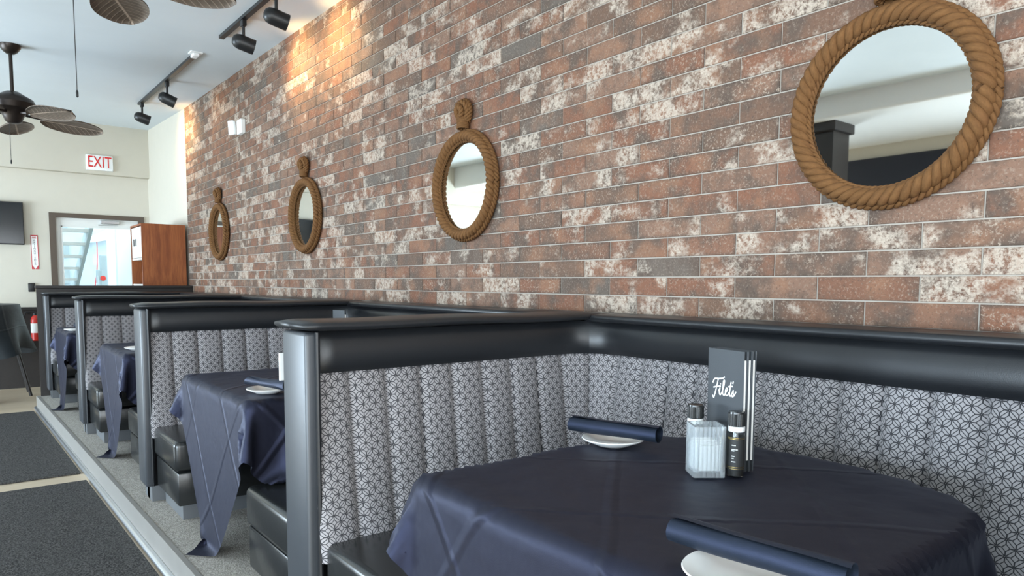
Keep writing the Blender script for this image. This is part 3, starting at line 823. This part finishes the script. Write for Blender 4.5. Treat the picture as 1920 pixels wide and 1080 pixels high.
# ------------------------------------------------------------------ ceiling: tracks and fans
def head(y, x, zt, ang, label, power, aim):
    t = thing('track_spotlight', (x, y, zt), label, 'spotlight', 'black track spotlights')
    part('adapter', G().rbox(-.016, .016, -.03, .03, -.045, 0, .004, 2), 'blackmetal', t, local=True)
    part('stem', G().tube([(0, 0, -.045), (0, 0, -.12)], .011, 10), 'blackmetal', t, local=True)
    d = Vector(aim).normalized(); c = Vector((0, 0, -.165)); q = d.to_track_quat('Z', 'Y').to_matrix().to_4x4(); A = Matrix.Translation(c) @ q
    r = .054
    part('lamp_housing', G().lathe([(.001, -.085), (r*.55, -.078), (r*.86, -.06), (r, -.03), (r, .075), (r*.93, .075), (r*.93, .045), (.001, .045)], 24, A), 'blackmetal', t, True, local=True)
    part('lamp_face', G().lathe([(r*.88, .047), (r*.7, .051), (.001, .053)], 20, A), 'bulb', t, True, local=True, label='warm glowing lamp face')
    l = bpy.data.lights.new('spot_beam', 'SPOT'); l.energy = power; l.color = (1, .66, .30); l.spot_size = 2.2; l.spot_blend = .9; l.shadow_soft_size = .04
    lo = bpy.data.objects.new('spot_beam', l); COL.objects.link(lo); lo.parent = t; lo.location = c+d*.08; lo.rotation_euler = d.to_track_quat('-Z', 'Y').to_euler()
def track(x, y0, y1, label):
    z = lambda y: ceilz(y)
    t = thing('ceiling_track', (x, (y0+y1)/2, z((y0+y1)/2)), label, 'light track', 'black ceiling light tracks')
    g = G(); a = .019
    vs = [(x+sx*a, y, z(y)-dz) for y in (y0, y1) for sx in (-1, 1) for dz in (0.0, .024)]
    g.add(vs, [(0, 1, 3, 2), (4, 6, 7, 5), (0, 4, 5, 1), (2, 3, 7, 6), (0, 2, 6, 4), (1, 5, 7, 3)]); part('track_bar', g, 'blackmetal', t)
    return t
t1 = track(1.72, 3.6, 5.97, 'black light track at the top of the picture, nearest the camera')
t2 = track(1.68, 6.62, 9.0, 'black light track farther back, ending in a white feed plate')
part('feed_plate', G().rbox(1.63, 1.73, 6.53, 6.63, ceilz(6.55)-.008, ceilz(6.55)+.004, .003, 1), 'white', t2)
part('feed_connector', G().rbox(1.655, 1.705, 6.56, 6.66, ceilz(6.6)-.03, ceilz(6.6)-.005, .006, 2), 'white', t2)
for y, x, lab, pw, aim in ((5.42, 1.72, 'black track spotlight at the far end of the near track', 25, (.8, -.1, -.2)), (4.74, 1.72, 'black track spotlight cut by the top edge of the picture, nearer of its track', 25, (.8, -.1, -.2)),
                           (7.70, 1.69, 'black track spotlight on the far track, nearer its white feed', 3, (.8, -.15, -.35)), (8.86, 1.68, 'black track spotlight at the far end of the far track', 26, (.8, -.05, -.25))):
    head(y, x, ceilz(y)-.024, 0, lab, pw, aim)
def fan(x, y, zb, a0, label, R=.70, pitch=.24, chain=(0, 0), chz=2.35):
    cz = ceilz(y); t = thing('ceiling_fan', (x, y, cz), label, 'ceiling fan', 'palm-leaf ceiling fans'); T = Matrix.Translation((x, y, 0))
    part('canopy', G().lathe([(.001, cz-.075), (.03, cz-.075), (.055, cz-.055), (.075, cz-.025), (.08, cz)], 28, T), 'bronze', t, True)
    part('down_rod', G().tube([(x, y, zb+.15), (x, y, cz-.07)], .014, 12), 'bronze', t, True)
    part('motor', G().lathe([(.02, zb+.20), (.05, zb+.195), (.09, zb+.17), (.15, zb+.135), (.165, zb+.10), (.15, zb+.055), (.10, zb+.03), (.075, zb-.01), (.06, zb-.05), (.035, zb-.065), (.001, zb-.065)], 32, T), 'bronze', t, True)
    for k in range(5):
        a = a0+2*PI*k/5; A = Matrix.Translation((x, y, zb)) @ Matrix.Rotation(a, 4, 'Z') @ Matrix.Rotation(-pitch, 4, 'X')
        pts, uvs = [], []
        for side in (1, -1):
            pts2 = []
        g = G(); nl, nw = 18, 6; top, bot = [], []
        for i in range(nl+1):
            f = i/nl; w = .142*(math.sin(PI*min(1, (f*.94+.05)))**.62)*(.80+.32*f)*(1 if f < .999 else .02)
            if f < .08: w *= .35+8*f
            rt, rb, ru = [], [], []
            for j in range(nw+1):
                v = -1+2*j/nw; xx = .20+(R-.20)*f; yy = v*w; zz = -.016*v*v-.02*f*f
                rt.append(A @ Vector((xx, yy, zz+.005))); rb.append(A @ Vector((xx, yy, zz-.005))); ru.append((xx, yy))
            top.append((rt, ru)); bot.append((rb, ru))
        g.grid([r for r, u in top], [u for r, u in top]); g.grid([r for r, u in bot], [u for r, u in bot], flip=True)
        b = nl+1; c = nw+1; o2 = b*c
        ring = [(i, 0) for i in range(b)]+[(nl, j) for j in range(1, c)]+[(i, nw) for i in range(nl-1, -1, -1)]+[(0, j) for j in range(nw-1, 0, -1)]
        idx = [i*c+j for i, j in ring]; g.f += [(idx[q], idx[(q+1) % len(idx)], o2+idx[(q+1) % len(idx)], o2+idx[q]) for q in range(len(idx))]
        bl = part('blade', g, 'leaf', t, 'all', label='brown palm-leaf blade')
        part('blade_arm', G().tube([A @ Vector((.07, 0, .02)), A @ Vector((.15, .0, .012)), A @ Vector((.27, 0, .006))], .011, 8), 'bronze', bl, True)
    px, py = x+chain[0], y+chain[1]
    ch = part('pull_chain', G().tube([(px, py, zb-.03), (px, py, chz)], .002, 6), 'blackmetal', t)
    part('pull_knob', G().lathe([(.002, chz-.03), (.006, chz-.026), (.006, chz-.004), (.003, chz+.004)], 12, Matrix.Translation((px, py, 0))), 'blackmetal', ch, True)
fan(.415, 7.39, 2.745, math.radians(13), 'ceiling fan with palm-leaf blades at the left edge, under a round canopy', chain=(-.03, 0), chz=2.37)
fan(.555, 4.0, 2.85, math.radians(65), 'ceiling fan mostly above the picture, two dark leaf blades showing at the top', R=.66, pitch=.15, chain=(-.075, 0), chz=2.26)

# ------------------------------------------------------------------ things on the walls
t = thing('exit_sign', (1.5, YB-.10, 2.83), 'white sign with red EXIT letters on the bulkhead', 'exit sign')
part('sign_box', G().rbox(1.345, 1.652, YB-.145, YB-.10, 2.79, 2.985, .008, 2), 'white', t, True)
A = Matrix.Translation((1.498, YB-.147, 2.89)) @ Matrix.Rotation(PI/2, 4, 'X')
part('lettering', text_geo('EXIT', .205, A, .002, sx=.66), 'exitred', t, label='red EXIT letters')
part('test_tab', G().rbox(1.565, 1.64, YB-.152, YB-.145, 2.797, 2.815, .002, 1), 'white', t)
t = thing('wall_television', (.2, YB-.03, 1.8), 'flat black television at the left edge on the back wall', 'television')
part('casing', G().rbox(-.26, .655, YB-.075, YB-.02, 1.80, 2.325, .006, 2), 'blackmetal', t)
part('screen', G().box(-.25, .645, YB-.078, YB-.075, 1.815, 2.312), 'screen', t)
part('bracket', G().box(.05, .35, YB-.02, YB, 1.95, 2.2), 'blackmetal', t)
t = thing('fire_extinguisher_sign', (.757, YB, 1.5), 'narrow white sign with red border and vertical FIRE EXTINGUISHER lettering', 'sign')
part('sign_plate', G().box(.720, .797, YB-.006, YB, 1.50, 1.93), 'whiteprint', t)
part('red_border', G().box(.720, .727, YB-.008, YB-.006, 1.50, 1.93).box(.790, .797, YB-.008, YB-.006, 1.50, 1.93).box(.720, .797, YB-.008, YB-.006, 1.915, 1.93), 'redprint', t)
g = G().add([(.727, YB-.0085, 1.50), (.758, YB-.0085, 1.50), (.727, YB-.0085, 1.55)], [(0, 1, 2)]).add([(.790, YB-.0085, 1.50), (.790, YB-.0085, 1.55), (.758, YB-.0085, 1.50)], [(0, 1, 2)])
part('arrow_corner', g, 'redprint', t)
R90 = Matrix.Rotation(PI/2, 4, 'X')
part('lettering', text_geo('FIRE', .032, Matrix.Translation((.758, YB-.009, 1.895)) @ R90, .0005, sx=.8), 'redprint', t)
g = G()
for k, ch in enumerate('EXTINGUISHER'):
    q = text_geo(ch, .030, Matrix.Translation((.758, YB-.009, 1.862-k*.0272)) @ R90, .0005); g.add(q.v, q.f)
part('lettering', g, 'blackprint', t)
t = thing('fire_extinguisher', (.70, YB-.11, .60), 'red fire extinguisher hanging on the dark wainscot behind the end panel', 'fire extinguisher'); T = Matrix.Translation((.725, YB-.11, 0))
part('cylinder', G().lathe([(.04, .60), (.052, .61), (.052, .86), (.04, .90), (.02, .92)], 24, T), 'redpaint', t, True)
part('label_band', G().lathe([(.0525, .70), (.0525, .82)], 24, T), 'paper', t, True)
part('valve', G().lathe([(.02, .915), (.022, .95), (.01, .96)], 12, T).rbox(.62, .72, YB-.12, YB-.10, .955, .97, .004, 1), 'blackmetal', t)
part('hose', G().tube([(.68, YB-.11, .94), (.62, YB-.12, .95), (.60, YB-.13, .88), (.61, YB-.13, .75)], .01, 8), 'blackmetal', t, True)
solid('wall_outlet_box', G().rbox(.672, .742, YB-.03, YB, 1.215, 1.325, .006, 2), 'blackmetal', 'small black box on the cream wall beside the door frame', 'outlet box', smooth=True)
t = thing('emergency_light', (D, 6.85, 2.78), 'small white sensor box high on the brick wall', 'wall sensor')
part('back_box', G().rbox(D-.045, D-.0005, 6.74, 6.87, 2.72, 2.85, .008, 2), 'paper', t)
A = Matrix.Translation((D-.075, 6.90, 2.785)) @ Matrix.Rotation(.5, 4, 'Z') @ Matrix.Rotation(-.1, 4, 'Y')
part('swivel_head', G().rbox(-.02, .02, -.035, .035, -.065, .065, .010, 3, A), 'white', t, True)

# ------------------------------------------------------------------ exit door and what shows beyond it
d = struct('door_1', G().box(DX0, DX0+.07, YB-.02, YB+.15, 0, DZ).box(DX1-.07, DX1, YB-.02, YB+.15, 0, DZ).box(DX0+.07, DX1-.07, YB-.02, YB+.15, DZ-.055, DZ), 'doorframe', 'white glazed exit door in a dark brown frame')
a0, a1 = DX0+.07, DX1-.07
g = G().box(a0, a0+.06, YB+.03, YB+.075, 0, DZ-.055).box(a1-.06, a1, YB+.03, YB+.075, 0, DZ-.055).box(a0+.06, a1-.06, YB+.03, YB+.075, DZ-.16, DZ-.055).box(a0+.06, a1-.06, YB+.03, YB+.075, 0, .25)
part('door_leaf', g, 'doorwhite', d)
part('glazing_bead', G().box(a0+.06, a0+.075, YB+.02, YB+.03, .25, DZ-.16).box(a0+.06, a1-.06, YB+.02, YB+.03, DZ-.175, DZ-.16), 'doorwhite', d)
part('pane', G().box(a0+.06, a1-.06, YB+.05, YB+.056, .25, DZ-.16), 'pane', d)
cl = part('door_closer', G().rbox(1.50, 1.72, YB-.01, YB+.03, DZ-.115, DZ-.07, .006, 2), 'alu', d)
part('closer_arm', G().tube([(1.70, YB, DZ-.125), (1.47, YB-.03, DZ-.135)], .008, 8), 'alu', cl)
part('push_bar', G().rbox(a0+.05, a1-.05, YB-.02, YB+.02, 1.02, 1.08, .01, 2), 'alu', d)
# outside
struct('ground_outside', G().box(-3, 6, YB+.2, YB+9, -.15, -.05), 'asphalt', 'pale concrete yard outside the exit door')
t = thing('outdoor_stair', (1.2, YB+3.2, -.05), 'white painted open stair climbing outside the exit door', 'stair')
sy = lambda z: 14.43-(z-1.32)*2.2
for x in (.62, 1.58):
    g = G(); g.add([(x+dx, sy(z)+dy, z) for dx in (0, .05) for z, dy in ((.28, -.18), (.28, .42), (2.5, .42), (2.5, -.18))], [(0, 1, 2, 3), (7, 6, 5, 4), (0, 4, 5, 1), (1, 5, 6, 2), (2, 6, 7, 3), (3, 7, 4, 0)])
    part('stringer', g, 'outgrey', t)
part('landing_block', G().box(.6, 1.65, 16.45, 17.22, -.05, .28), 'outwhite', t)
for k in range(2, 13):
    z = .10+k*.186; part('tread', G().box(.67, 1.58, sy(z)-.05, sy(z)+.26, z-.045, z), 'outwhite', t)
t = thing('outdoor_building', (2.0, YB+6.5, -.05), 'pale blue-white building beyond the exit door', 'building')
part('wall_face', G().box(-2, 3.2, YB+6.5, YB+6.7, -.05, 4.5), 'outblue', t)
part('gable', G().prism([(2.10, 2.14), (2.62, 2.24), (2.62, 2.50), (2.10, 2.23)], 0, .25, Matrix.Translation((0, YB+6.5, 0)) @ Matrix.Rotation(PI/2, 4, 'X')), 'outwhite', t)
for k in range(5): part('window', G().box(1.55, 1.80, YB+6.45, YB+6.5, .2+k*.55, .48+k*.55), 'outgrey', t)
part('hanging_cable', G().tube([(2.30-.013*k+.03*math.sin(k*.5), YB+6.35, 2.2-k*.17) for k in range(13)], .010, 6), 'redprint', t)
t = thing('outdoor_side_wall', (2.35, YB+2.5, -.05), 'cream outdoor wall with a downpipe right of the yard', 'wall')
part('wall_face', G().box(2.24, 2.45, YB+.6, YB+3.6, -.05, 4.5), 'outwhite', t)
part('downpipe', G().tube([(2.35, YB+4.2, -.05), (2.35, YB+4.2, 4.3)], .045, 12), 'outblue', t, True)
part('corner_post', G().box(2.31, 2.43, YB+5.0, YB+5.2, -.05, 4.4), 'outwhite', t)
t = thing('meter_box', (2.25, YB+5.6, -.05), 'grey electric meter box with a red tag outside the door', 'meter box')
part('box_body', G().rbox(2.24, 2.36, YB+5.5, YB+5.7, .9, 1.88, .02, 2).rbox(2.17, 2.355, YB+5.515, YB+5.69, -.05, 1.58, .02, 2), 'outgrey', t)
part('red_tag', G().lathe([(.001, 0), (.05, .0), (.05, .01), (.001, .012)], 16, Matrix.Translation((2.27, YB+5.5, 1.41)) @ Matrix.Rotation(PI/2, 4, 'X')), 'redpaint', t)

# ------------------------------------------------------------------ cherry cabinet by the door
t = thing('cherry_cabinet', (1.87, 9.25, 0), 'tall reddish cherry veneer cabinet with open shelves beside the exit door', 'cabinet')
cx0, cx1, cy0, cy1, cz = 1.64, 2.105, 8.93, 9.58, 2.01
part('side_panel', G().box(cx0, cx1, cy0, cy0+.02, 0, cz), 'cherry', t, label='reddish veneer side panel')
part('side_panel', G().box(cx0, cx1, cy1-.02, cy1, 0, cz), 'cherry', t)
part('back_panel', G().box(cx1-.012, cx1, cy0+.02, cy1-.02, 0, cz), 'cherry', t)
part('top_panel', G().box(cx0, cx1, cy0+.02, cy1-.02, cz-.02, cz), 'cherry', t)
for z in (.1, .55, 1.0, 1.32, 1.62): part('shelf', G().box(cx0+.01, cx1-.012, cy0+.02, cy1-.02, z-.02, z), 'doorwhite', t)
for k, (ya, yb) in enumerate(((8.97, 9.24), (9.26, 9.53))):
    dr = part('white_door', G().rbox(cx0+.005, cx0+.025, ya, yb, 1.625, 1.98, .003, 1), 'doorwhite', t)
    part('handle', G().tube([(cx0-.012, (yb-.05 if k == 0 else ya+.05), 1.76), (cx0-.012, (yb-.05 if k == 0 else ya+.05), 1.84)], .006, 8), 'blackmetal', dr)
solid('white_cup', G().lathe([(.03, 1.32), (.04, 1.325), (.045, 1.43), (.04, 1.43), (.035, 1.335), (.001, 1.333)], 20, Matrix.Translation((1.72, 9.12, .0005))), 'porcelain', 'white cup on the cabinet shelf', 'cup', smooth=True)

# ------------------------------------------------------------------ far left: cloth-covered table and chair
t = thing('round_table', (-.1, 9.55, 0), 'table under a long black cloth at the left edge of the picture', 'table')
part('table_top', G().lathe([(.50, 1.05), (.52, 1.06), (.52, 1.085), (.50, 1.09)], 40, Matrix.Translation((-.06, 9.55, 0))), 'darkwood', t, True)
part('column', G().lathe([(.25, 0), (.25, .03), (.05, .06), (.04, 1.05)], 20, Matrix.Translation((-.06, 9.55, 0))), 'blackmetal', t, True)
g = G(); pts, uvs = [], []
for i in range(64+1):
    a = 2*PI*i/64; row, ru = [], []
    for j in range(12):
        f = j/11
        if j < 3: r = .565*j/2.02; z = 1.097
        else:
            q = (j-3)/8; r = .572+q*.075*(1+1.1*math.sin(a*7+1)*q); z = 1.095-q*.52-.05*q*math.sin(a*4)
        row.append((-.06+r*math.cos(a), 9.55+r*math.sin(a), z)); ru.append((a*.5, f))
    pts.append(row); uvs.append(ru)
solid('black_tablecloth', G().grid(pts, uvs, flip=True), 'blackcloth', 'long black cloth draped over the table at the left edge', 'tablecloth', smooth='all', loc=(-.06, 9.55, 1.09))
t = thing('dining_chair', (.32, 10.2, 0), 'dark chair beside the black-clothed table at the left edge', 'chair')
part('seat', G().rbox(.08, .53, 9.95, 10.40, .50, .56, .02, 3), 'vinyl', t, True)
part('backrest', G().rbox(.49, .54, 9.97, 10.38, .70, 1.02, .015, 2), 'vinyl', t, True)
for sx, sy in ((0, 0), (0, 1), (1, 0), (1, 1)):
    x = .11+.39*sx; y = 9.98+.38*sy
    part('leg', G().tube([(x+(.10 if sx else -.03), y, 0), (x, y, .5)]+([(x+.03, y, 1.0)] if sx else []), .017, 8), 'darkwood', t, True)
# far side of the room (only in the mirrors)
t = thing('dark_column', (-3.1, 4.1, 0), 'dark wooden column reflected in the large mirror', 'column')
part('shaft', G().box(-3.25, -2.92, 3.80, 4.30, 0, 2.93), 'darkwood', t)
part('capital', G().rbox(-3.29, -2.88, 3.76, 4.34, 2.93, 3.03, .01, 2), 'darkwood', t)
solid('notice_board', G().rbox(-4.0, -2.0, YB-.06, YB-.002, 1.35, 2.18, .006, 2), 'screen', 'dark board on the back wall reflected in the second mirror', 'board')
